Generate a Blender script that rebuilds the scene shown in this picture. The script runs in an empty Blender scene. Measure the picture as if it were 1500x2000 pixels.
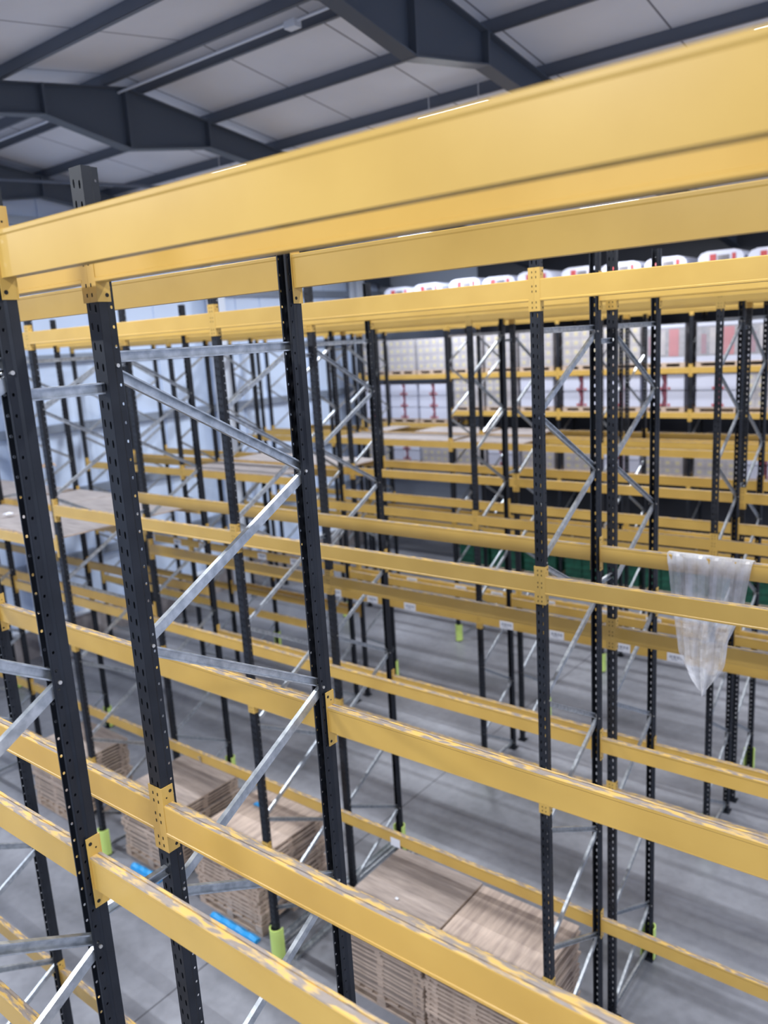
import bpy, bmesh, math, random
from mathutils import Vector, Matrix
random.seed(7)
S = bpy.context.scene
COL = S.collection

# ------------------------------------------------------------------ camera, world, exposure
yaw, pitch, roll = -.676645, -.210541, -.060534
cam_d = bpy.data.cameras.new('camera')
cam = bpy.data.objects.new('camera', cam_d); COL.objects.link(cam); S.camera = cam
cy, sy = math.cos(yaw), math.sin(yaw)
fw = Vector((sy*math.cos(pitch), cy*math.cos(pitch), math.sin(pitch)))
r0 = Vector((cy, -sy, 0)); u0 = r0.cross(fw)
rt = math.cos(roll)*r0 + math.sin(roll)*u0
up = -math.sin(roll)*r0 + math.cos(roll)*u0
cam.matrix_world = Matrix(((rt.x, up.x, -fw.x, 0), (rt.y, up.y, -fw.y, 0), (rt.z, up.z, -fw.z, 0), (0, 0, 0, 1)))
cam_d.sensor_fit = 'VERTICAL'; cam_d.sensor_height = 36; cam_d.sensor_width = 27
cam_d.lens = 1569.3/2000*36
cam_d.clip_start = .05; cam_d.clip_end = 120
cam_d.dof.use_dof = True; cam_d.dof.focus_distance = 3.9; cam_d.dof.aperture_fstop = 1.5

S.view_settings.view_transform = 'Standard'; S.view_settings.look = 'None'
S.view_settings.gamma = 1; S.view_settings.use_curve_mapping = False
S.view_settings.exposure = 0.12

W = bpy.data.worlds.new('world'); S.world = W; W.use_nodes = True
W.node_tree.nodes['Background'].inputs[0].default_value = (.62, .72, 1.0, 1)
W.node_tree.nodes['Background'].inputs[1].default_value = 0.88

def area(name, loc, sx, sy_, power, col=(.93, .96, 1), rot=(0, 0, 0)):
    l = bpy.data.lights.new(name, 'AREA'); l.shape = 'RECTANGLE'; l.size = sx; l.size_y = sy_
    l.energy = power; l.color = col
    o = bpy.data.objects.new(name, l); COL.objects.link(o); o.location = loc; o.rotation_euler = rot
    return o
FLOOR = -7.2
RIDGE_Y, RIDGE_Z, SLOPE = 9.08, 4.62, .143
def roof_z(y): return RIDGE_Z - SLOPE*abs(y-RIDGE_Y)
LIGHT_ROWS = [(-2.2, 265), (4.2, 175), (12.5, 165), (19.1, 190)]
LIGHT_X = [-13.5, -8.0, -2.5, 3.0]
for ly, pw in LIGHT_ROWS:
    for lx in LIGHT_X:
        area('strip_lamp_light', (lx, ly, roof_z(ly)-.47), 1.4, .16, pw*(1.95 if lx < -13 else 1.25), (.84, .90, 1) if lx < -13 else (.93, .96, 1))

for ly, pw in LIGHT_ROWS:                       # upward spill of the open-topped lamps
    for lx in LIGHT_X:
        area('strip_lamp_uplight', (lx, ly, roof_z(ly)-.40), 1.4, .1, 8, (.88, .93, 1), (math.pi, 0, 0))

# ------------------------------------------------------------------ materials
def mat(name, col, rough=.5, metal=0, spec=.5):
    m = bpy.data.materials.new(name); m.use_nodes = True
    b = m.node_tree.nodes['Principled BSDF']
    b.inputs['Base Color'].default_value = (*col, 1); b.inputs['Roughness'].default_value = rough
    b.inputs['Metallic'].default_value = metal; b.inputs['Specular IOR Level'].default_value = spec
    return m
def nz(m, scale, detail=4, stretch=(1, 1, 1), coord='Object'):
    nt = m.node_tree; t = nt.nodes.new('ShaderNodeTexCoord'); mp = nt.nodes.new('ShaderNodeMapping')
    mp.inputs['Scale'].default_value = stretch
    n = nt.nodes.new('ShaderNodeTexNoise'); n.inputs['Scale'].default_value = scale; n.inputs['Detail'].default_value = detail
    nt.links.new(t.outputs[coord], mp.inputs[0]); nt.links.new(mp.outputs[0], n.inputs['Vector'])
    return n
def ramp(m, src, stops):
    nt = m.node_tree; r = nt.nodes.new('ShaderNodeValToRGB'); e = r.color_ramp.elements
    e[0].position, e[0].color = stops[0][0], (*stops[0][1], 1)
    e[1].position, e[1].color = stops[-1][0], (*stops[-1][1], 1)
    for p, c in stops[1:-1]:
        q = e.new(p); q.color = (*c, 1)
    nt.links.new(src, r.inputs[0]); return r
def tint(m, a, b, scale, stretch=(1, 1, 1), lo=.35, hi=.65, coord='Object', detail=4):
    n = nz(m, scale, detail, stretch, coord); r = ramp(m, n.outputs['Fac'], [(lo, a), (hi, b)])
    m.node_tree.links.new(r.outputs[0], m.node_tree.nodes['Principled BSDF'].inputs['Base Color'])
    return m
def bump(m, src, strength=.2, dist=.01):
    nt = m.node_tree; b = nt.nodes.new('ShaderNodeBump'); b.inputs['Strength'].default_value = strength
    b.inputs['Distance'].default_value = dist
    nt.links.new(src, b.inputs['Height']); nt.links.new(b.outputs[0], nt.nodes['Principled BSDF'].inputs['Normal'])

M = {}
M['yellow'] = tint(mat('yellow_paint', (.60, .38, .088), .30), (.575, .36, .082), (.625, .40, .096), 2.5)
w = mat('scuffed_yellow_paint', (.7, .43, .08), .6)
n = nz(w, 11, 10, (.9, 4, 4)); r = ramp(w, n.outputs['Fac'], [(.40, (.60, .38, .095)), (.47, (.44, .31, .15)), (.54, (.24, .195, .165)), (.75, (.29, .25, .225))])
w.node_tree.links.new(r.outputs[0], w.node_tree.nodes['Principled BSDF'].inputs['Base Color'])
M['worn'] = w
M['navy'] = tint(mat('dark_blue_paint', (.010, .012, .018), .48, 0, .35), (.008, .010, .015), (.014, .017, .024), 6)
M['hole'] = mat('dark_hole', (.01, .008, .006), .8)
M['galv'] = tint(mat('galvanised_steel', (.42, .45, .48), .36, .75), (.36, .39, .42), (.56, .59, .62), 22, (1, 1, 1))
M['bolt'] = mat('zinc_bolt', (.6, .58, .54), .35, .8)
M['rafter'] = mat('grey_steel_paint', (.075, .092, .12), .5)
M['purlin'] = mat('purlin_steel', (.135, .155, .195), .45, .3)
# roof lining sheets with seams
m = mat('roof_lining', (.42, .42, .46), .55)
nt = m.node_tree; tc = nt.nodes.new('ShaderNodeTexCoord'); sp = nt.nodes.new('ShaderNodeSeparateXYZ'); nt.links.new(tc.outputs['Object'], sp.inputs[0])
def linemask(nt, out, period, width, off=0):
    a = nt.nodes.new('ShaderNodeMath'); a.operation = 'ADD'; a.inputs[1].default_value = 1000*period+off; nt.links.new(out, a.inputs[0])
    f = nt.nodes.new('ShaderNodeMath'); f.operation = 'MODULO'; f.inputs[1].default_value = period; nt.links.new(a.outputs[0], f.inputs[0])
    l = nt.nodes.new('ShaderNodeMath'); l.operation = 'LESS_THAN'; l.inputs[1].default_value = width; nt.links.new(f.outputs[0], l.inputs[0]); return l.outputs[0]
mx = nt.nodes.new('ShaderNodeMix'); mx.data_type = 'RGBA'
lm = linemask(nt, sp.outputs[0], 2.0, .03, .4)
n = nz(m, .6, 3); r = ramp(m, n.outputs['Fac'], [(.3, (.72, .74, .80)), (.7, (.80, .82, .88))])
nt.links.new(lm, mx.inputs[0]); nt.links.new(r.outputs[0], mx.inputs[6]); mx.inputs[7].default_value = (.17, .17, .21, 1)
nt.links.new(mx.outputs[2], nt.nodes['Principled BSDF'].inputs['Base Color']); M['roof'] = m
# concrete
m = mat('concrete', (.3, .3, .33), .38)
nt = m.node_tree; n = nz(m, .55, 9); r = ramp(m, n.outputs['Fac'], [(.28, (.14, .145, .16)), (.45, (.21, .215, .24)), (.6, (.28, .285, .315)), (.8, (.36, .37, .41))])
n2 = nz(m, 9, 8); r2 = ramp(m, n2.outputs['Fac'], [(.3, (.86, .86, .86)), (.6, (1, 1, 1))])
mu = nt.nodes.new('ShaderNodeMix'); mu.data_type = 'RGBA'; mu.blend_type = 'MULTIPLY'; mu.inputs[0].default_value = 1
nt.links.new(r.outputs[0], mu.inputs[6]); nt.links.new(r2.outputs[0], mu.inputs[7])
tc = nt.nodes.new('ShaderNodeTexCoord'); sp = nt.nodes.new('ShaderNodeSeparateXYZ'); nt.links.new(tc.outputs['Object'], sp.inputs[0])
l1 = linemask(nt, sp.outputs[0], 10.0, .018, 7.15); l2 = linemask(nt, sp.outputs[1], 60.0, .018, 3.3)
ad = nt.nodes.new('ShaderNodeMath'); ad.operation = 'MAXIMUM'; nt.links.new(l1, ad.inputs[0]); nt.links.new(l2, ad.inputs[1])
mx = nt.nodes.new('ShaderNodeMix'); mx.data_type = 'RGBA'; nt.links.new(ad.outputs[0], mx.inputs[0]); nt.links.new(mu.outputs[2], mx.inputs[6]); mx.inputs[7].default_value = (.06, .06, .07, 1)
nt.links.new(mx.outputs[2], nt.nodes['Principled BSDF'].inputs['Base Color']); M['floor'] = m
M['clad'] = tint(mat('wall_cladding', (.66, .77, .96), .45), (.64, .75, .95), (.69, .80, .98), .5)
M['farwall'] = mat('grey_cladding', (.42, .46, .53), .5)
M['darkwall'] = mat('dark_far_wall', (.035, .038, .05), .6)  # darker tone over the right part of the back wall
M['girt'] = mat('girt_steel', (.27, .31, .38), .45, .2)
M['column'] = mat('column_paint', (.74, .79, .88), .45)
M['plinth'] = tint(mat('concrete_plinth', (.30, .27, .27), .8), (.24, .215, .215), (.36, .33, .33), 3)
M['ply'] = tint(mat('weathered_plywood', (.36, .28, .235), .7), (.25, .205, .185), (.43, .355, .31), 3.0, (1, 9, 3), .3, .7, detail=8)
M['ply2'] = tint(mat('pale_plywood', (.5, .39, .32), .7), (.34, .265, .225), (.58, .46, .38), 2.6, (9, 1, 3), .3, .7, detail=8)
M['edge'] = tint(mat('raw_board_edge', (.48, .36, .27), .75), (.40, .30, .225), (.66, .51, .40), 5, (1, 1, 12))
M['gap'] = mat('gap_shade_and_chip', (.03, .02, .016), .95)  # near-black: shade between stacked boards put into colour; also the floor chips
M['deck'] = tint(mat('shelf_plywood', (.3, .26, .25), .65), (.22, .195, .19), (.38, .335, .32), 2.2, (1, 10, 1), .3, .7, detail=8)
M['blue'] = mat('blue_plastic', (.03, .36, .78), .35)
M['guard'] = mat('lime_plastic', (.66, .85, .22), .4)
M['label'] = mat('white_label', (.78, .80, .86), .5)
M['ink'] = mat('label_print', (.22, .24, .30), .6)
M['green'] = tint(mat('green_plastic', (.01, .12, .07), .5), (.006, .06, .035), (.01, .11, .065), 6)
M['carton'] = tint(mat('pale_carton', (.42, .37, .36), .7), (.36, .32, .33), (.47, .42, .40), 4)
M['spot'] = mat('yellow_carton_print', (.60, .50, .24), .7)
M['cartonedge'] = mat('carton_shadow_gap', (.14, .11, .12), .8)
M['white'] = mat('white_wrapped_goods', (.60, .62, .74), .3)
M['maroon'] = mat('maroon_print', (.24, .07, .10), .5)
M['redprint'] = mat('red_print', (.45, .07, .075), .45)
M['greygoods'] = tint(mat('grey_carton', (.24, .22, .23), .6), (.16, .15, .17), (.32, .30, .31), 5)
M['card'] = mat('brown_cardboard', (.44, .31, .22), .8)
m = mat('clear_film', (.74, .74, .76), .22); b = m.node_tree.nodes['Principled BSDF']; b.inputs['Alpha'].default_value = .62
b.inputs['Specular IOR Level'].default_value = .8
n = nz(m, 6, 6); r = ramp(m, n.outputs['Fac'], [(.3, (.45,)*3), (.7, (.88,)*3)]); m.node_tree.links.new(r.outputs[0], b.inputs['Alpha'])
M['film'] = m
m = mat('wrap_film', (.85, .88, .96), .15); b = m.node_tree.nodes['Principled BSDF']; b.inputs['Alpha'].default_value = .22; M['wrap'] = m
m = mat('lamp_diffuser', (1, 1, 1), .5); b = m.node_tree.nodes['Principled BSDF']
b.inputs['Emission Color'].default_value = (.93, .96, 1, 1); b.inputs['Emission Strength'].default_value = 9; M['lamp'] = m
M['lampbody'] = mat('lamp_housing', (.7, .72, .75), .4)
M['flag'] = mat('led_green', (.0, .8, .4), .4)

# ------------------------------------------------------------------ mesh helpers
class MB:
    def __init__(s): s.v = []; s.f = []; s.m = []
    def quad(s, pts, mi=0):
        b = len(s.v); s.v += [tuple(p) for p in pts]; s.f.append(tuple(range(b, b+len(pts)))); s.m.append(mi)
    def box(s, x0, x1, y0, y1, z0, z1, mi=0, top=None):
        b = len(s.v)
        s.v += [(x0, y0, z0), (x1, y0, z0), (x1, y1, z0), (x0, y1, z0), (x0, y0, z1), (x1, y0, z1), (x1, y1, z1), (x0, y1, z1)]
        for k, q in enumerate([(0, 3, 2, 1), (4, 5, 6, 7), (0, 1, 5, 4), (1, 2, 6, 5), (2, 3, 7, 6), (3, 0, 4, 7)]):
            s.f.append(tuple(b+i for i in q)); s.m.append(top if (k == 1 and top is not None) else mi)
    def sweep(s, prof, A, B, xdir, mi=0, tops=(), topmi=1, close=True):
        """extrude closed 2D profile (list of (u,v)) from A to B; u along xdir, v along the third axis"""
        A = Vector(A); B = Vector(B); d = (B-A).normalized(); u = Vector(xdir); u = (u-u.dot(d)*d).normalized(); w = d.cross(u)
        b = len(s.v); n = len(prof)
        for P in (A, B):
            for (p, q) in prof: s.v.append(tuple(P+u*p+w*q))
        for i in range(n):
            j = (i+1) % n
            s.f.append((b+i, b+j, b+n+j, b+n+i)); s.m.append(topmi if i in tops else mi)
        if close:
            s.f.append(tuple(b+i for i in reversed(range(n)))); s.m.append(mi)
            s.f.append(tuple(b+n+i for i in range(n))); s.m.append(mi)
    def cyl(s, A, B, r, n=10, mi=0, r2=None):
        A = Vector(A); B = Vector(B); d = (B-A).normalized()
        u = Vector((0, 0, 1)) if abs(d.z) < .9 else Vector((1, 0, 0)); u = (u-u.dot(d)*d).normalized(); w = d.cross(u)
        b = len(s.v); r2 = r if r2 is None else r2
        for P, rr in ((A, r), (B, r2)):
            for i in range(n):
                a = 2*math.pi*i/n; s.v.append(tuple(P+u*rr*math.cos(a)+w*rr*math.sin(a)))
        for i in range(n):
            j = (i+1) % n; s.f.append((b+i, b+j, b+n+j, b+n+i)); s.m.append(mi)
        s.f.append(tuple(b+i for i in reversed(range(n)))); s.m.append(mi); s.f.append(tuple(b+n+i for i in range(n))); s.m.append(mi)
    def mesh(s, name, mats):
        me = bpy.data.meshes.new(name); me.from_pydata(s.v, [], s.f)
        for k in mats: me.materials.append(M[k])
        me.polygons.foreach_set('material_index', s.m); me.update(); return me
def link(name, me, parent=None, loc=(0, 0, 0), rot=(0, 0, 0), label=None):
    o = bpy.data.objects.new(name, me); COL.objects.link(o); o.location = loc; o.rotation_euler = rot
    if parent: o.parent = parent
    if label: o['label'] = label
    return o
def thing(name, label, cat, loc=(0, 0, 0), rot=(0, 0, 0), group=None, me=None):
    o = bpy.data.objects.new(name, me); COL.objects.link(o); o.location = loc; o.rotation_euler = rot
    o['label'] = label; o['category'] = cat; o['kind'] = 'thing'
    if group: o['group'] = group
    return o
def struct(name, me, parent=None):
    o = bpy.data.objects.new(name, me); COL.objects.link(o)
    if parent: o.parent = parent
    else: o['kind'] = 'structure'
    return o
def bevel(o, w=.003, seg=1):
    b = o.modifiers.new('bevel', 'BEVEL'); b.width = w; b.segments = seg; b.limit_method = 'ANGLE'
def bake(o):
    dg = bpy.context.evaluated_depsgraph_get(); dg.update()
    me = bpy.data.meshes.new_from_object(o.evaluated_get(dg)); old = o.data
    o.modifiers.clear(); bpy.data.objects.remove(o); return me

# ------------------------------------------------------------------ setting
mb = MB(); mb.box(-19.2, 5.5, -13, 24.5, FLOOR-.3, FLOOR); struct('floor', mb.mesh('floor', ['floor']))
mb = MB()
Xa, Xb = -19.2, 5.5
for (ya, yb) in ((-13, RIDGE_Y), (RIDGE_Y, 24.6)):
    za, zb = roof_z(ya), roof_z(yb)
    for k in (0, 1):
        t = .12
        pts = [(Xa, ya, za), (Xb, ya, za), (Xb, yb, zb), (Xa, yb, zb)]
    mb.quad([(Xa, ya, za), (Xa, yb, zb), (Xb, yb, zb), (Xb, ya, za)])
    mb.quad([(Xa, ya, za+t), (Xb, ya, za+t), (Xb, yb, zb+t), (Xa, yb, zb+t)])
struct('ceiling', mb.mesh('ceiling', ['roof']))
# left gable wall with shallow cladding ribs
mb = MB(); x = -18.9; y = -13.0
while y < 24.3:
    mb.box(x-.12, x, y, y+.94, -6.45, 5.2); mb.box(x-.12, x-.03, y+.94, y+1.0, -6.45, 5.2); y += 1.0
struct('wall_left', mb.mesh('wall_left', ['clad']))
mb = MB(); mb.box(-19.1, -18.72, -13, 24.3, FLOOR, -6.5); struct('trim_1', mb.mesh('plinth', ['plinth']))
mb = MB(); mb.cyl((-18.72, -13, -6.44), (-18.72, 24.3, -6.44), .07, 10); struct('trim_2', mb.mesh('sill_rail', ['column']))
GP = [(0, 0), (.16, 0), (.16, .05), (.145, .05), (.145, .012), (.015, .012), (.015, .05), (0, .05)]
for i, gz in enumerate((3.3, 1.7, .1, -1.6, -3.25, -4.9)):
    mb = MB(); mb.box(-18.9, -18.74, -13, 24.3, gz, gz+.03); mb.box(-18.76, -18.74, -13, 24.3, gz-.14, gz)
    mb.box(-18.9, -18.74, -13, 24.3, gz-.17, gz-.14)
    struct('trim_%d' % (i+3), mb.mesh('girt', ['girt']))
mb = MB()
for cyy in (3.2, 9.5, 15.9, 22.3):
    mbx = MB()
    mbx.box(-18.72, -18.68, cyy-.19, cyy+.19, FLOOR, roof_z(cyy)-.3); mbx.box(-18.38, -18.34, cyy-.19, cyy+.19, FLOOR, roof_z(cyy)-.3)
    mbx.box(-18.68, -18.38, cyy-.012, cyy+.012, FLOOR, roof_z(cyy)-.3)
    o = struct('trim_%d' % (20+int(cyy)), mbx.mesh('gable_column', ['column']))
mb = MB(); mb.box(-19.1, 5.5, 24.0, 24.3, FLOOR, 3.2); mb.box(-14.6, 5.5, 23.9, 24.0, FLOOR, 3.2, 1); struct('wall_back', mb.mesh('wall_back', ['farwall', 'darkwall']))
for i, gz in enumerate((1.6, -.2, -2.0, -3.8)):
    mb = MB(); mb.box(-18.9, -14.6, 23.84, 24.0, gz-.15, gz); struct('trim_%d' % (50+i), mb.mesh('back_girt', ['girt']))
# portal rafters (I sections with a deepened ridge haunch)
def rafter(X, idx):
    mb = MB(); tw = .012; fw2 = .12; ft = .022
    top = lambda y: roof_z(y)-.2
    pts = [(-13, .42), (5.4, .44), (7.55, .46), (9.08, .98), (10.85, .46), (13, .44), (24, .42)]
    for (ya, da), (yb, db) in zip(pts[:-1], pts[1:]):
        ta, tb = top(ya), top(yb)
        for (a0, b0, a1, b1, hw) in ((ta, tb, ta-ft, tb-ft, fw2), (ta-ft, tb-ft, ta-da+ft, tb-db+ft, tw), (ta-da+ft, tb-db+ft, ta-da, tb-db, fw2)):
            b = len(mb.v)
            for (y, zt, zb_) in ((ya, a0, a1), (yb, b0, b1)):
                mb.v += [(X-hw, y, zb_), (X+hw, y, zb_), (X+hw, y, zt), (X-hw, y, zt)]
            for q in ((0, 1, 5, 4), (1, 2, 6, 5), (2, 3, 7, 6), (3, 0, 4, 7), (3, 2, 1, 0), (4, 5, 6, 7)): mb.f.append(tuple(b+i for i in q)); mb.m.append(0)
    for yy, d in ((9.08, .98), (7.55, .46), (10.85, .46)):      # end plates and stiffeners
        mb.box(X-.125, X+.125, yy-.02, yy+.02, top(yy)-d, top(yy))
    return struct('trim_%d' % idx, mb.mesh('rafter', ['rafter']))
for i, X in enumerate((-18.35, -12.43, -6.43, -.43)): rafter(X, 60+i)
# zed purlins running the length of the building
PUR = [-8.8, -7.0, -5.2, -3.4, -1.6, .2, 1.9, 3.6, 5.2, 6.9, 8.72, 9.42, 11.0, 12.68, 14.4, 16.1, 17.8, 19.5, 21.2, 22.9]
for i, y in enumerate(PUR):
    z = roof_z(y); mb = MB()
    mb.box(-18.9, 5.5, y-.004, y+.004, z-.2, z); mb.box(-18.9, 5.5, y-.065, y, z-.2, z-.194); mb.box(-18.9, 5.5, y-.065, y-.06, z-.2, z-.18)
    mb.box(-18.9, 5.5, y, y+.06, z-.006, z)
    struct('trim_%d' % (70+i), mb.mesh('purlin', ['purlin']))
# fly braces between rafters and purlins
k = 100
for X in (-12.43, -6.43, -.43):
    for y in (6.9, 11.0, 12.68, 5.2):
        zt = roof_z(y)-.19; mb = MB()
        dd = .62 if y not in (6.9, 11.0) else .68
        mb.sweep([(-.02, -.004), (.02, -.004), (.02, .004), (-.02, .004)], (X-.5, y, zt), (X-.02, y, roof_z(y)-.2-.42), (0, 1, 0))
        struct('trim_%d' % k, mb.mesh('fly_brace', ['purlin'])); k += 1
# cable conduit along the ridge
mb = MB(); mb.cyl((-18.8, 9.0, 4.34), (5.4, 9.0, 4.34), .022, 8); mb.box(-8.42, -8.22, 8.93, 9.07, 4.26, 4.36)
o = thing('cable_conduit', 'thin pale conduit pipe running under the roof ridge', 'pipe', me=mb.mesh('cable_conduit', ['column']))
# diagonal roof rod
mb = MB(); mb.cyl((-17.9, 9.4, 3.9), (-13.2, 14.6, 3.35), .035, 8); struct('trim_120', mb.mesh('roof_brace', ['purlin']))

# strip lamps
LB = MB(); LB.box(-.72, .72, -.05, .05, .0, .05); LBm = LB.mesh('lamp_housing', ['lampbody'])
LD = MB(); LD.sweep([(-.045, 0), (-.035, -.03), (.035, -.03), (.045, 0)], (-.7, 0, 0), (.7, 0, 0), (0, 1, 0)); LDm = LD.mesh('lamp_diffuser', ['lamp'])
mb = MB(); mb.cyl((0, 0, 0), (0, 0, .33), .008, 6); HG = mb.mesh('hanger', ['lampbody'])
rown = {-2.2: 'row behind the camera', 4.2: 'row above the first aisle', 12.5: 'row just past the roof ridge', 19.1: 'row above the last aisle'}
for ly, pw in LIGHT_ROWS:
    for j, lx in enumerate(LIGHT_X):
        t = thing('strip_lamp', 'white strip lamp, %s, %s from the left wall' % (rown[ly], ['first', 'second', 'third', 'fourth'][j]), 'lamp', (lx, ly, roof_z(ly)-.38), group='strip lamps under the roof')
        link('housing', LBm, t, (0, 0, -.02)); d = link('diffuser', LDm, t, (0, 0, -.02), (math.pi, 0, 0) if False else (0, 0, 0))
        for hx in (-.5, .5): link('hanger', HG, t, (hx, 0, .03))

# ------------------------------------------------------------------ racking
PITCH = .075; TOP = .70; H = TOP-FLOOR
def hole_cell(mb, o, ux, w0, w1, z0, z1, cx, cz, rx, rz):
    """rectangle w0..w1 x z0..z1 on the plane origin o + ux*w, with an 8-gon hole"""
    ring = []; rect = []
    for i in range(8):
        a = math.pi/4*i; ring.append((cx+rx*math.cos(a)*(1.08 if i % 2 else 1), cz+rz*math.sin(a)*(1.08 if i % 2 else 1)))
    rect = [(w1, cz), (w1, z1), (cx, z1), (w0, z1), (w0, cz), (w0, z0), (cx, z0), (w1, z0)]
    P = lambda q: (o[0]+ux[0]*q[0], o[1]+ux[1]*q[0], q[1])
    for i in range(8):
        j = (i+1) % 8; mb.quad([P(rect[i]), P(rect[j]), P(ring[j]), P(ring[i])])
def upright_mesh(odd):
    mb = MB(); n = int(H/PITCH); zt = H
    hw = .0475; y0 = -.0425
    def strip(p, q): mb.quad([(p[0], p[1], 0), (q[0], q[1], 0), (q[0], q[1], zt), (p[0], p[1], zt)])
    # front face: five columns, slots in columns 2 and 4
    for a, b in ((-hw, -.036), (-.008, .008), (.036, hw)): strip((a, y0), (b, y0))
    for k in range(n):
        z0 = k*PITCH; z1 = z0+PITCH if k < n-1 else zt; cz = z0+PITCH/2
        hole_cell(mb, (0, y0), (1, 0), -.036, -.008, z0, z1, -.022, cz+.004, .0075, .017)
        hole_cell(mb, (0, y0), (1, 0), .008, .036, z0, z1, .022, cz-.004, .0075, .017)
    for s in (-1, 1):
        strip((s*hw, y0), (s*hw, .0)); strip((s*hw, .0), (s*.037, .012))
        for k in range(n):
            z0 = k*PITCH; z1 = z0+PITCH if k < n-1 else zt
            hole_cell(mb, (s*.037, 0), (0, 1), .012, .044, z0, z1, .029, (z0+z1)/2, .0065, .0065)
        strip((s*.037, .044), (s*.024, .0475))
    me = mb.mesh('upright', ['navy']); o = bpy.data.objects.new('t', me); COL.objects.link(o)
    s = o.modifiers.new('s', 'SOLIDIFY'); s.thickness = .0022; s.offset = 0
    me = bake(o)
    for v in me.vertices: v.co.x *= .85; v.co.y *= .85
    b = MB()
    for n_ in range(odd, 13, 2):
        zz = -.03-.5875*n_-.006-FLOOR
        b.cyl((-.039, .018, zz), (.039, .018, zz), .008, 8)
    b2 = b.mesh('b', ['bolt']); me.materials.append(M['bolt'])
    bmm = bmesh.new(); bmm.from_mesh(me); k = len(bmm.faces); bmm.from_mesh(b2); bmm.faces.ensure_lookup_table()
    for f in bmm.faces[k:]: f.material_index = 1
    bmm.to_mesh(me); bmm.free(); me.name = 'upright'
    return me
UPS = [upright_mesh(0), upright_mesh(1)]
mb = MB(); mb.box(-.07, .07, -.075, .075, 0, .008); mb.box(-.052, .052, -.05, .055, .008, .02)
for sx in (-.055, .055): mb.cyl((sx, -.055, .008), (sx, -.055, .03), .009, 6)
BASE = mb.mesh('base_plate', ['navy'])
# brace channel profile (open C)
CP = [(-.0225, -.0125), (.0225, -.0125), (.0225, .0125), (.016, .0125), (.016, -.0095), (-.016, -.0095), (-.016, .0125), (-.0225, .0125)]
NODE0, NSTEP = -.03, .5875
def node(n): return max(NODE0-NSTEP*n, -7.1)
_br = {}
def brace_meshes(D, phase):
    """list of (name, mesh) in frame space: y from 0 (front) to D (rear), z absolute. phase 0: even nodes at front"""
    key = (round(D, 3), phase)
    if key in _br: return _br[key]
    out = []
    yf, yr = .012, D-.012
    Y = lambda n: (yf if (n+phase) % 2 == 0 else yr)
    z = NODE0+.0; mb = MB(); mb.sweep(CP, (0, yf, z+.028), (0, yr, z+.028), (0, 0, 1)); out.append(('horizontal_brace', mb.mesh('horizontal_brace', ['galv'])))
    for n in range(12):
        mb = MB(); a = (0, Y(n), NODE0-NSTEP*n-.03); b = (0, Y(n+1), NODE0-NSTEP*(n+1)+.012)
        mb.sweep(CP, a, b, (0, (-1 if Y(n) > Y(n+1) else 1)*.5, 1)); out.append(('diagonal_brace', mb.mesh('diagonal_brace', ['galv'])))
    mb = MB(); mb.sweep(CP, (0, yf, -7.08), (0, yr, -7.08), (0, 0, 1)); out.append(('horizontal_brace', mb.mesh('horizontal_brace', ['galv'])))
    _br[key] = out; return out
ORD = ['nearest', 'second', 'third', 'fourth', 'fifth', 'sixth', 'seventh', 'eighth', 'ninth']
LINE = ['post line closest to camera', 'second post line leftward', 'third post line leftward', 'fourth post line leftward', 'post line beside the left wall']
def frame(X, ya, yb, phase, label, loaded=False):
    t = thing('rack_frame', label, 'rack frame', (X, ya, FLOOR), group='upright frames of the pallet racking')
    D = yb-ya
    bm = brace_meshes(D, phase)
    for k, (yy, rz) in enumerate(((0, 0), (D, math.pi))):
        u = link('upright', UPS[(phase+k) % 2], t, (0, yy, 0), (0, 0, rz)); link('base_plate', BASE, u)
    for nm, me in bm: link(nm, me, t, (0, 0, -FLOOR))
    return t
# frame runs:  key, front y, rear y, phase, post line xs, ordinal
XA = [-2.85, -6.45]; XB = [-2.88, -6.49, -10.11, -13.76, -17.35]; XC = [-2.98, -6.58, -10.2, -13.8, -17.4]
RUN = [('r0', .5, 1.475, 1, XA[:1]), ('r1', 1.869, 2.915, 0, XA), ('r2', 5.54, 6.57, 1, XB), ('r3', 6.95, 8.0, 0, XB),
       ('r4', 10.5, 11.45, 1, XC), ('r5', 11.8, 12.75, 0, XC), ('r6', 15.3, 16.3, 1, XC), ('r7', 16.65, 17.65, 0, XC[1:]), ('r8', 20.8, 21.8, 1, XC[1:])]
for ri, (key, ya, yb, ph, xs) in enumerate(RUN):
    off = 1 if key == 'r7' or key == 'r8' else 0
    for li, X in enumerate(xs):
        frame(X, ya, yb, ph, 'tall dark upright frame with silver bracing, %s rack row, %s' % (ORD[ri], LINE[li+off]))

# beams ------------------------------------------------------------
BHT, BHL, BD, YF = .157, .146, .05, -.0410
def body_mesh(L, worn):
    BH = BHL if worn else BHT
    mb = MB(); r = .006; k = .7071
    pr = [(YF, -r), (YF, -BH+.017), (YF-.003, -BH+.014), (YF-.003, -BH+.003), (YF, -BH), (YF+.024, -BH), (YF+.025, -BH+.004), (YF+.028, -BH+.004), (YF+.029, -BH),
          (YF+BD, -BH), (YF+BD, -.022), (YF+BD+.002, -.019), (YF+BD+.004, -.016), (YF+BD+.004, -.004), (YF+BD+.001, -.0005), (YF+BD-.003, 0),
          (YF+.022, 0), (YF+.021, -.005), (YF+.017, -.005), (YF+.016, 0), (YF+r, 0), (YF+r*(1-k), -r*(1-k))]
    n = len(pr)
    tops = (13, 14, 15, 16, 17, 18, 19, 20) if worn else ()
    # sweep along X: u = +Y, w = X cross Y = Z
    mb.sweep([(p, q) for p, q in pr], (.043, 0, 0), (L-.043, 0, 0), (0, 1, 0), 0, tops, 1)
    return mb.mesh('beam_body', ['yellow', 'worn'])
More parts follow.
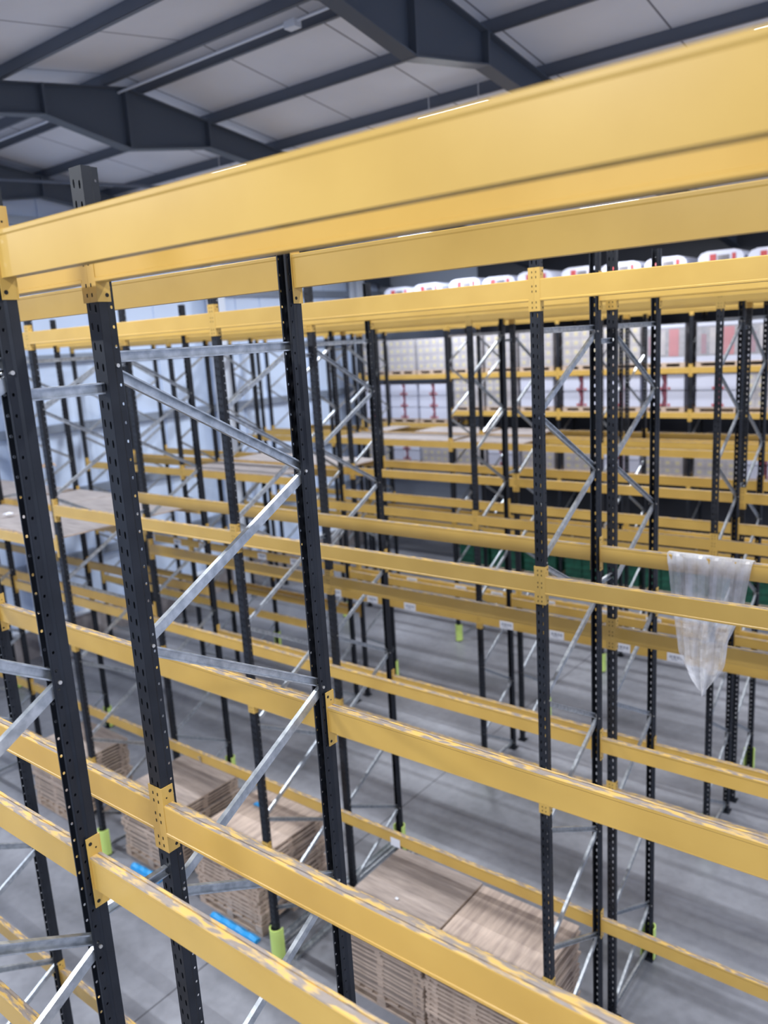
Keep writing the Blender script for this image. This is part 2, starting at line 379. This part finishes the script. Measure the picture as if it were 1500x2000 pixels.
def conn_mesh():
    mb = MB(); z0, z1 = -.23, .082
    mb.box(.0005, .048, YF-.002, YF+.0015, z0, z1)                    # front flange over the upright face
    mb.box(.0425, .0465, YF, .018, z0, z1)                          # side plate
    for zc in (-.205, -.17, -.095, -.06, .0, .035): mb.box(.013, .0195, YF-.0032, YF-.0005, z0+.02+(zc+.205)*1.05, z0+.034+(zc+.205)*1.05, 1)
    for zc in (.055, -.205): mb.cyl((.046, .002, zc), (.0475, .002, zc), .008, 10, 1)
    mb.cyl((.046, -.02, .03), (.0475, -.02, .03), .004, 8, 1)
    return mb.mesh('end_connector', ['yellow', 'hole'])
CONN = conn_mesh()
def conn_mirror(L):
    me = CONN.copy()
    for v in me.vertices: v.co.x = L-v.co.x
    me.flip_normals(); return me
_bm = {}
def beam(X0, X1, y, side, z, worn, label, group, labels=0):
    """side 0: outer face towards -Y; 1: towards +Y"""
    L = X1-X0; key = (round(L, 3), worn)
    if key not in _bm: _bm[key] = (body_mesh(L, worn), conn_mirror(L))
    body, cr = _bm[key]
    t = thing('shelf_beam', label, 'beam', (X0, y, z) if side == 0 else (X1, y, z), (0, 0, 0 if side == 0 else math.pi), group)
    link('box_section', body, t); link('end_connector', CONN, t); link('end_connector', cr, t)
    for q in range(labels):
        lx = .55+q*.9+random.uniform(-.12, .12)
        if lx > L-.4: break
        link('location_label', LABEL, t, (lx, YF-.0035, -.082), label='white printed label with grey bars')
    return t
mb = MB(); mb.box(-.12, .12, -.0008, .0008, -.062, .062)
for i, (bx, bw) in enumerate(((-.062, .006), (-.05, .012), (-.03, .006), (-.018, .016), (.006, .006), (.018, .012), (.038, .006), (.05, .014))):
    mb.box(bx*1.4, (bx+bw)*1.4, -.0016, -.0007, -.012, .03, 1)
mb.box(-.06, .02, -.0016, -.0007, -.034, -.024, 1)
LABEL = mb.mesh('location_label', ['label', 'ink'])
BAYN = ['bay nearest camera', 'second bay leftward', 'third bay leftward', 'fourth bay leftward', 'bay by the left wall']
LV = {'T': 'top', 'U': 'upper middle', 'M': 'lower middle', 'B': 'lowest'}
def bays(xs, right):   # list of (x0,x1) from the camera side going left
    p = [right]+xs; return [(p[i+1], p[i]) for i in range(len(p)-1)]
BA = bays(XA, .75)+[(-10.05, -6.45)]; BB = bays(XB, .75); BC = bays(XC, .65)
def lay(ri, ya, yb, bayset, levels, worn_from=1, skip_front=False, lab=()):
    for bi, (x0, x1) in enumerate(bayset):
        lv = levels(bi)
        for name, z in lv.items():
            for side, y in ((0, ya), (1, yb)):
                if skip_front and side == 0: continue
                zz = z[side] if isinstance(z, tuple) else z
                wn = name != 'T'
                lb = 4 if (name in lab) and ((ri in (4,) and side == 0) or (ri == 5 and side == 0)) and bi >= 1 else 0
                beam(x0, x1, y, side, zz, wn, '%s yellow %s beam, %s side of %s rack row, %s' % ('scuffed' if wn else 'clean', LV[name], 'far' if side else 'near', ORD[ri], BAYN[bi]),
                     'yellow shelf beams of the racking', lb)
lay(0, .5, 1.475, [(-2.85, .75), (-6.45, -2.85)], lambda b: {'T': .444, 'U': -1.97, 'M': -3.22}, skip_front=True)
lay(1, 1.869, 2.915, BA[:2]+[BA[2]], lambda b: {'T': (.437, .428), 'U': (-1.935, -1.913), 'B': (-5.33, -5.39)})
lay(2, 5.54, 6.57, BB, lambda b: {'T': .37, 'U': -1.9 if b <= 2 else -2.4, 'M': -3.76, 'B': -5.7})
lay(3, 6.95, 8.0, BB, lambda b: {'T': .37, 'U': -2.78 if b <= 2 else -2.4, 'M': -4.48 if b <= 2 else -3.77})
lay(4, 10.5, 11.45, BC[:5], lambda b: {'T': .36, 'U': -2.77 if b <= 2 else -2.4, 'M': -4.41 if b <= 2 else -3.95, **({'B': -5.2} if b > 2 else {})}, lab=('M',))
lay(5, 11.8, 12.75, BC[1:5] if False else BC[:5], lambda b: {'T': .36, 'U': -2.4, 'M': -4.44, **({'B': -5.25} if b == 3 else {})}, lab=('M',))
lay(6, 15.3, 16.3, BC[:5], lambda b: {'T': .36, 'U': -2.36, 'M': -4.3})
lay(7, 16.65, 17.65, BC[1:5], lambda b: {'T': .36, 'U': -2.36, 'M': -4.3})
lay(8, 20.8, 21.8, BC[1:5], lambda b: {'T': .38, 'U': -1.12, 'M': -2.25 if b < 3 else -2.65, 'B': -4.0})

# back-to-back row spacers
def spacer(X, ya, yb, z, label):
    mb = MB(); mb.sweep(CP, (0, -.03, 0), (0, yb-ya+.03, 0), (0, 0, 1))
    t = thing('row_spacer', label, 'spacer bar', (X, ya, z), group='spacer bars between back to back racks', me=mb.mesh('row_spacer', ['navy' if False else 'galv']))
for (ya, yb, xs, a, b) in ((1.475, 1.869, XA[:1], 'first', 'second'), (6.57, 6.95, XB[:4], 'third', 'fourth'), (11.45, 11.8, XC[:4], 'fifth', 'sixth')):
    for li, X in enumerate(xs):
        for nm, z in (('upper', -.12), ('middle', -2.27), ('lower', -4.6)):
            spacer(X+.0, ya+.05, yb-.05, z, '%s short steel spacer joining %s and %s rack rows, %s' % (nm, a, b, LINE[li]))

# lime upright protectors on aisle-facing feet
def guard_mesh():
    mb = MB(); pr = []; n = 14
    for i in range(n+1):
        a = math.pi*(1.0+i/n)*1.0; pr.append((.078*math.cos(a), -.005+.078*math.sin(a)))
    pr = [(-.078, .045)]+pr+[(.078, .045)]
    inner = [(.86*x, .86*y+.002) for x, y in reversed(pr)]
    P = pr+inner; b = len(mb.v); m_ = len(P)
    for z in (0, .40):
        for x, y in P: mb.v.append((x, y, z))
    for i in range(m_):
        j = (i+1) % m_; mb.f.append((b+i, b+j, b+m_+j, b+m_+i)); mb.m.append(0)
    k = len(pr)
    for i in range(k-1):
        a, c = i, i+1; d, e = m_-1-i, m_-2-i
        mb.f.append((b+m_+a, b+m_+c, b+m_+e, b+m_+d)); mb.m.append(0)
    return mb.mesh('upright_guard', ['guard'])
GM = guard_mesh()
for (ri, y, rz, xs) in ((2, 5.54, 0, XB), (3, 8.0, math.pi, XB), (4, 10.5, 0, XC[:4]), (5, 12.75, math.pi, XC[:4]), (6, 15.3, 0, XC[1:4])):
    for li, X in enumerate(xs):
        l2 = li+1 if ri == 6 else li
        thing('upright_guard', 'lime green foot guard clipped on %s rack row, %s' % (ORD[ri], LINE[l2]), 'foot guard', (X, y, FLOOR+.02), (0, 0, rz), 'lime foot guards on the uprights', GM)

# galvanised floor channel beside the frame feet
for nm, X in (('left', -6.68), ('right', -6.3)):
    mb = MB(); mb.box(-.04, .04, 0, 2.5, 0, .012); mb.box(-.04, -.034, 0, 2.5, .012, .05); mb.box(.034, .04, 0, 2.5, .012, .05)
    thing('floor_channel', 'long galvanised channel lying %s of the frame feet on the floor' % nm, 'channel', (X, 5.62, FLOOR), me=mb.mesh('floor_channel', ['galv']))

# ------------------------------------------------------------------ stacks of folded wooden pallet collars
def layer_mesh(w, d, top):
    mb = MB()
    mb.box(0, w, 0, d, .030, .055, 1, top=0)
    mb.box(.09, w-.09, .09, d-.09, 0, .030, 2)  # inset core coloured as the shade in the gap between boards
    for x0, x1 in ((.012, .05), (.10, .15), (w*.5-.04, w*.5+.04), (w-.15, w-.10), (w-.05, w-.012)):
        for y0, y1 in ((.004, .07), (d-.07, d-.004)): mb.box(x0, x1, y0, y1, 0, .030, 1)
    for y0, y1 in ((.1, .16), (d*.5-.04, d*.5+.04), (d-.16, d-.1)):
        for x0, x1 in ((.004, .07), (w-.07, w-.004)): mb.box(x0, x1, y0, y1, 0, .030, 1)
    return mb.mesh('wooden_collar', [top_m[top_i], 'edge', 'gap'])
def pallet_mesh(w, d):
    mb = MB()
    for y0 in (0, d*.5-.06, d-.12):
        mb.box(0, w, y0, y0+.12, 0, .02)
        for x0 in (0, w*.5-.06, w-.12): mb.box(x0, x0+.12, y0, y0+.12, .02, .10)
        mb.box(0, w, y0, y0+.12, .10, .118)
    n = 7
    for i in range(n):
        x0 = i*(w-.11)/(n-1); mb.box(x0, x0+.11, 0, d, .118, .14)
    return mb.mesh('wooden_pallet', ['edge'])
top_m = ['ply', 'ply2']
STK = [((-5.6, -4.41), (5.66, 6.86), 16, 0, 'stack right of the second post line', .0),
       ((-4.37, -3.2), (5.64, 6.84), 16, 1, 'rightmost stack of boards', .0),
       ((-8.1, -6.9), (5.66, 6.9), 16, 1, 'stack left of the second post line', .0),
       ((-9.86, -8.66), (5.72, 6.95), 16, 0, 'stack between third and second post lines', .0),
       ((-12.35, -11.13), (5.7, 6.75), 16, 0, 'leftmost stack of boards', .0)]
for si, ((x0, x1), (y0, y1), n, top_i, nm, _) in enumerate(STK):
    w, d = x1-x0, y1-y0
    thing('wooden_pallet', 'wooden pallet on the floor under the %s' % nm, 'pallet', (x0, y0, FLOOR), me=pallet_mesh(w, d), group='pallets under the board stacks')
    top = 0
    lm0 = layer_mesh(w, d, 0); 
    for k in range(n):
        z = FLOOR+.142+k*.057
        last = k == n-1
        lab = 'topmost flat wooden collar board of the %s' % nm if last else 'thin folded wooden board within the %s' % nm
        o = thing('wooden_collar', lab, 'board', (x0+random.gauss(0, .011), y0+random.gauss(0, .011), z), (0, 0, random.gauss(0, .005)), 'boards in the %s' % nm, lm0)

# blue film strips in front of stacks
def blue_strip(L, label, loc, rz):
    mb = MB(); seg = 14
    for i in range(seg):
        xa, xb = L*i/seg, L*(i+1)/seg; ha = .07+.012*math.sin(i*1.7); hb = .07+.012*math.sin((i+1)*1.7)
        pa = [(0, 0), (.1, 0), (.11, ha*.5), (.06, ha), (.01, ha*.8)]; pb = [(0, 0), (.1, 0), (.11, hb*.5), (.06, hb), (.01, hb*.8)]
        b = len(mb.v); mb.v += [(xa, y, z) for y, z in pa]+[(xb, y, z) for y, z in pb]
        for k in range(5): mb.f.append((b+k, b+(k+1) % 5, b+5+(k+1) % 5, b+5+k)); mb.m.append(0)
        if i == 0: mb.f.append(tuple(b+k for k in reversed(range(5)))); mb.m.append(0)
        if i == seg-1: mb.f.append(tuple(b+5+k for k in range(5))); mb.m.append(0)
    thing('blue_film', label, 'plastic film', loc, (0, 0, rz), me=mb.mesh('blue_film', ['blue']))
blue_strip(.84, 'bright blue folded film strip in front of stack left of second posts', (-7.72, 5.5, FLOOR), .0)
blue_strip(.62, 'bright blue folded film strip half hidden behind the nearest dark upright', (-9.5, 5.53, FLOOR), .04)
# bits of litter
def blob(name, label, cat, loc, sx, sy_, sz, m_, seed):
    rr = random.Random(seed); mb = MB(); n = 5; P = [[(sx*(i/n-.5), sy_*(j/n-.5), sz*rr.random()) for j in range(n+1)] for i in range(n+1)]
    for i in range(n):
        for j in range(n): mb.quad([P[i][j], P[i+1][j], P[i+1][j+1], P[i][j+1]])
    me = mb.mesh(name, [m_]); o = thing(name, label, cat, loc, me=me)
    s = o.modifiers.new('s', 'SOLIDIFY'); s.thickness = .002
    return o
blob('torn_cardboard', 'torn brown cardboard caught on a brace near the left wall', 'cardboard', (-13.72, 7.45, -1.88), .3, .25, .12, 'card', 1)
blob('paper_scrap', 'small white paper scrap on stack right of second posts', 'paper', (-5.05, 6.1, -6.135), .04, .03, .01, 'label', 2)
blob('paper_scrap', 'crumpled white scrap on the shelf board at far left', 'paper', (-12.4, 6.0, -2.335), .14, .1, .03, 'label', 3)
blob('film_scrap', 'pale blue film scrap on the stack left of the second posts', 'plastic film', (-7.8, 6.55, -6.135), .12, .08, .02, 'blue', 4)
for i, (lx, ly) in enumerate(((-6.35, 4.35), (-6.1, 4.1))):
    blob('floor_debris', ['small dark chip on the open floor, left one', 'small dark chip on the open floor, right one'][i], 'debris', (lx, ly, FLOOR+.002), .09, .04, .02, 'gap', 5+i)

# ------------------------------------------------------------------ plywood shelf boards
def deck(x0, x1, y0, y1, z, label, tilt=0):
    mb = MB(); mb.box(0, x1-x0, 0, y1-y0, 0, .02, 1, top=0)
    o = thing('shelf_board', label, 'shelf board', (x0, y0, z), (0, 0, 0), 'plywood shelf boards', mb.mesh('shelf_board', ['deck', 'edge'])); return o
def decks(ri, ya, yb, spans, z):
    for i, (x0, x1) in enumerate(spans):
        deck(x0, x1, ya-.03, yb+.03, z+.002+.0, 'pale plywood board on %s rack row, %s from the right' % (ORD[ri], ['first', 'second', 'third', 'fourth', 'fifth', 'sixth'][i]))
SP3 = [(-12.42, -10.03), (-13.68, -12.44), (-16.1, -13.84), (-17.27, -16.12)]
decks(2, 5.54+.02, 6.57-.02, [(-12.42, -10.2), (-13.68, -12.44), (-16.1, -13.84), (-17.27, -16.12)], -2.4)
decks(3, 6.95+.02, 8.0-.02, [(-12.42, -10.2), (-13.68, -12.44), (-16.1, -13.84), (-17.27, -16.12)], -2.4)
decks(4, 10.5, 11.45, [(-12.5, -10.9), (-13.7, -12.52)], -2.4)
decks(5, 11.8, 12.75, [(-12.3, -10.3), (-13.7, -12.32)], -2.4)
decks(6, 15.3, 16.3, [(-10.1, -8.35), (-12.6, -10.3), (-13.7, -12.62)], -2.36)
decks(7, 16.65, 17.65, [(-10.1, -8.75), (-12.2, -10.3), (-13.7, -13.1)], -2.36)

# ------------------------------------------------------------------ loaded far racks
def pal(w=1.05, d=1.1):
    mb = MB()
    for y0 in (0, d*.5-.05, d-.1):
        mb.box(0, w, y0, y0+.1, 0, .02)
        for x0 in (0, w*.5-.06, w-.12): mb.box(x0, x0+.12, y0, y0+.1, .02, .1)
    mb.box(0, w, 0, d, .1, .13)
    return mb.mesh('pallet', ['edge'])
PAL = pal()
def load_mesh(kind, h, w=1.02, d=1.05):
    mb = MB(); rr = random.Random(hash(kind) % 97)
    if kind == 'A':
        nx, nzz = 4, max(2, int(h/.2)); cw, ch = w/nx, h/nzz
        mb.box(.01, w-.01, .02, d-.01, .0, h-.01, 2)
        for i in range(nx):
            for k in range(nzz):
                mb.box(i*cw+.006, (i+1)*cw-.006, 0, .24, k*ch+.005, (k+1)*ch-.005)
                mb.box(i*cw+cw*.3, i*cw+cw*.7, -.004, 0, k*ch+ch*.3, k*ch+ch*.72, 1)
                mb.box(i*cw+.006, (i+1)*cw-.006, .25, d, k*ch+.005, (k+1)*ch-.005)
        return mb.mesh('carton_block', ['carton', 'spot', 'cartonedge'])
    if kind == 'B':
        nzz = max(2, int(h/.3)); ch = h/nzz
        for k in range(nzz):
            mb.sweep([(0, k*ch), (.03, k*ch+ch*.5), (0, (k+1)*ch-.01), (.3, (k+1)*ch-.01), (.3, k*ch)] and [(.0, k*ch+.02), (.0, (k+1)*ch-.03), (.03, (k+1)*ch-.01), (w*.42, (k+1)*ch-.01), (w*.47, k*ch+ch*.5), (w*.42, k*ch+.01), (.03, k*ch+.01)], (0, d, 0), (0, 0, 0), (1, 0, 0), 0)
            mb.box(w*.58, w, 0, d, k*ch+.01, (k+1)*ch-.01, 0)
            mb.box(w*.40, w*.6, .05, d, k*ch+.02, (k+1)*ch-.02, 1)
            mb.box(w*.38, w*.44, -.006, .0, k*ch+.03, k*ch+.09, 2); mb.box(w*.6, w*.66, -.006, 0, k*ch+.03, k*ch+.09, 2)
        return mb.mesh('wrapped_block', ['white', 'maroon', 'redprint'])
    if kind == 'C':
        mb.box(0, w, 0, d, 0, h*.98, 0); mb.box(.0, w, -.008, 0, 0, h*.14, 2); mb.box(0, w, -.008, 0, h*.9, h*.98, 2)
        mb.box(w*.62, w*.86, -.01, 0, h*.16, h*.86, 1); mb.box(w*.1, w*.22, -.01, 0, h*.2, h*.7, 3); mb.box(w*.3, w*.52, -.01, 0, h*.2, h*.85, 4)
        return mb.mesh('printed_block', ['greygoods', 'redprint', 'white', 'maroon', 'carton'])
    if kind == 'D':
        mb.box(0, w, 0, d, 0, h*.9, 0); mb.box(w*.26, w*.4, -.035, 0, h*.2, h*.93, 1); mb.box(w*.44, w*.7, -.035, 0, h*.15, h*.9, 2); mb.box(w*.76, w*.84, -.035, 0, h*.5, h*.92, 1)
        # rounded film cap
        mb.sweep([(-.01, h*.62), (-.01, h*.88), (.06, h*.96), (.2, h), (w-.2, h), (w-.06, h*.96), (w+.01, h*.88), (w+.01, h*.62), (w-.3, h*.70), (.34, h*.74)], (0, d+.01, 0), (0, -.02, 0), (1, 0, 0), 3)
        return mb.mesh('capped_block', ['white', 'redprint', 'greygoods', 'white'])
def wrap_mesh(h, w=1.02, d=1.05):
    mb = MB(); e = .012
    for i in range(6):
        z0, z1 = h*i/6, h*(i+1)/6; o_ = e+.006*(i % 2)
        mb.quad([(-o_, -o_, z0), (w+o_, -o_, z0), (w+e, -e-.004, z1), (-e, -e-.004, z1)])
        mb.quad([(-o_, -o_, z0), (-o_, d, z0), (-e, d, z1), (-e, -e, z1)]); mb.quad([(w+o_, -o_, z0), (w+o_, d, z0), (w+e, d, z1), (w+e, -e, z1)])
    return mb.mesh('stretch_wrap', ['wrap'])
KD = {'A': 'yellow-spotted pale cartons', 'B': 'white maroon-ended sacks', 'C': 'grey and red goods', 'D': 'white film-capped load'}
_lm = {}
def load(kind, h, x, y, z, label):
    key = (kind, h)
    if key not in _lm: _lm[key] = (load_mesh(kind, h), wrap_mesh(h))
    t = thing('pallet_load', label, 'pallet load', (x, y, z), (0, 0, random.gauss(0, .008)), 'pallet loads on the far racks')
    link('pallet', PAL, t); link('goods', _lm[key][0], t, (.015, .02, .13)); 
    if kind in 'AC': link('stretch_wrap', _lm[key][1], t, (.015, .02, .13))
POS3 = ['right', 'middle', 'left']
for bi, (x0, x1) in enumerate(BC[1:5]):
    for q in range(3):
        x = x1-.06-1.14*(q+1)
        where = '%s place, %s, far wall rack' % (POS3[q], BAYN[bi+1])
        rr = random.Random(bi*10+q)
        if x > -16.4: load('D', 1.06+.05*rr.random(), x, 20.78, .38, '%s on top level, %s' % (KD['D'], where))
        k2 = 'C' if bi == 0 or (bi == 1 and q == 0) else 'A'
        load(k2, .96, x, 20.78, -1.12, '%s, upper middle level, %s' % (KD[k2], where))
        k3 = 'A' if (bi == 0 and q == 1) or (bi == 2 and q > 0) else 'B'
        load(k3, .84 if bi < 3 else 1.1, x, 20.78, -2.25 if bi < 3 else -2.65, '%s, lower middle level, %s' % (KD[k3], where))
        load('B' if q % 2 else 'A', 1.0, x, 20.78, -4.0, '%s, lowest beam level, %s' % (KD['B' if q % 2 else 'A'], where))
# rack row eight also carries cartons on some places seen low between the beams
for q, x in enumerate((-4.3, -5.45, -6.9 + .0)):
    pass
# green crates on pallets on the floor below the far rack
def crate_mesh():
    mb = MB(); w, d, h = .5, 1.0, .62
    mb.box(0, w, 0, d, 0, .03); mb.box(0, w, 0, .03, .03, h); mb.box(0, w, d-.03, d, .03, h); mb.box(0, .03, .03, d-.03, .03, h); mb.box(w-.03, w, .03, d-.03, .03, h)
    for zz in (.12, .3, .48): mb.box(-.008, w+.008, -.012, 0, zz, zz+.04)
    mb.box(-.02, w+.02, -.02, d+.02, h, h+.035)
    return mb.mesh('green_crate', ['green'])
CR = crate_mesh(); PAL2 = pal(1.05, 1.05)
idx = 0
for bi, (x0, x1) in enumerate([BC[1], BC[2], BC[3]]):
    for q in range(3):
        x = x1-.06-1.14*(q+1); 
        wh = '%s place, %s' % (POS3[q], BAYN[bi+1])
        thing('floor_pallet', 'floor pallet under green crates, far wall rack, %s' % wh, 'pallet', (x, 20.75, FLOOR), me=PAL2, group='floor pallets under the far rack')
        for c in range(2):
            thing('green_crate', 'dark green crate, floor of far wall rack, %s, %s one' % (wh, ['left', 'right'][c]), 'crate', (x+.01+c*.53, 20.78, FLOOR+.13), me=CR, group='green crates under the far rack')

# ------------------------------------------------------------------ hanging clear film over a beam (third rack row, far side)
def hang():
    mb = MB(); rr = random.Random(3); nu, nv = 26, 40
    x0, x1 = -2.24, -1.56; yb = 6.57
    P = []
    for j in range(nv+1):
        t = j/nv; row = []
        for i in range(nu+1):
            s = i/nu
            # front tail drops in front (-Y side) of the beam, the first rows lie over it
            if t < .08: z = -1.888-.13*(1-t/.08)*1.0; y = yb+.066; 
            elif t < .16: z = -1.886; y = yb+.062-(t-.08)/.08*.085
            else:
                q = (t-.16)/.84; z = -1.886-1.16*q*(1 if True else 1); y = yb-.03-.05*math.sin(q*3)
            q = max(0, (t-.16)/.84)
            wl = x0+.16*q; wr = x1-.12*q-.08*(q > .35)*min(1, (q-.35)*4)
            if q > .75: wl += 1.9*(q-.75)**2; wr -= 1.9*(q-.75)**2
            x = wl+(wr-wl)*s
            fold = .028*math.sin(s*17+1.5*q)*(.3+q)+.014*math.sin(s*41+5*q)+.012*rr.random()*(q > 0)
            zz = z+.05*math.sin(s*5+2)*q
            row.append((x, y+(fold if t >= .16 else .004*math.sin(s*30)), zz))
        P.append(row)
    for j in range(nv):
        for i in range(nu): mb.quad([P[j][i], P[j][i+1], P[j+1][i+1], P[j+1][i]])
    me = mb.mesh('hanging_film', ['film'])
    for p in me.polygons: p.use_smooth = True
    thing('hanging_film', 'torn translucent plastic sheet hanging over a yellow beam at right', 'plastic sheet', me=me)
hang()

# small things fixed to the lowest far beam of the third rack row
mb = MB(); mb.box(-.07, .07, -.0015, 0, -.06, .05)
thing('paper_tag', 'white paper tag stuck on a low yellow beam above the left board pile', 'tag', (-5.397, 6.556, -5.816), me=mb.mesh('paper_tag', ['label']))
mb = MB(); mb.box(-.012, .012, -.012, 0, -.05, .04); mb.box(-.03, .012, -.03, -.012, .025, .04); mb.cyl((0, -.03, .0), (0, 0, .0), .008, 8)
thing('metal_clip', 'small bright metal clip on a low yellow beam behind the nearest upright', 'clip', (-8.959, 6.556, -5.792), me=mb.mesh('metal_clip', ['bolt']))
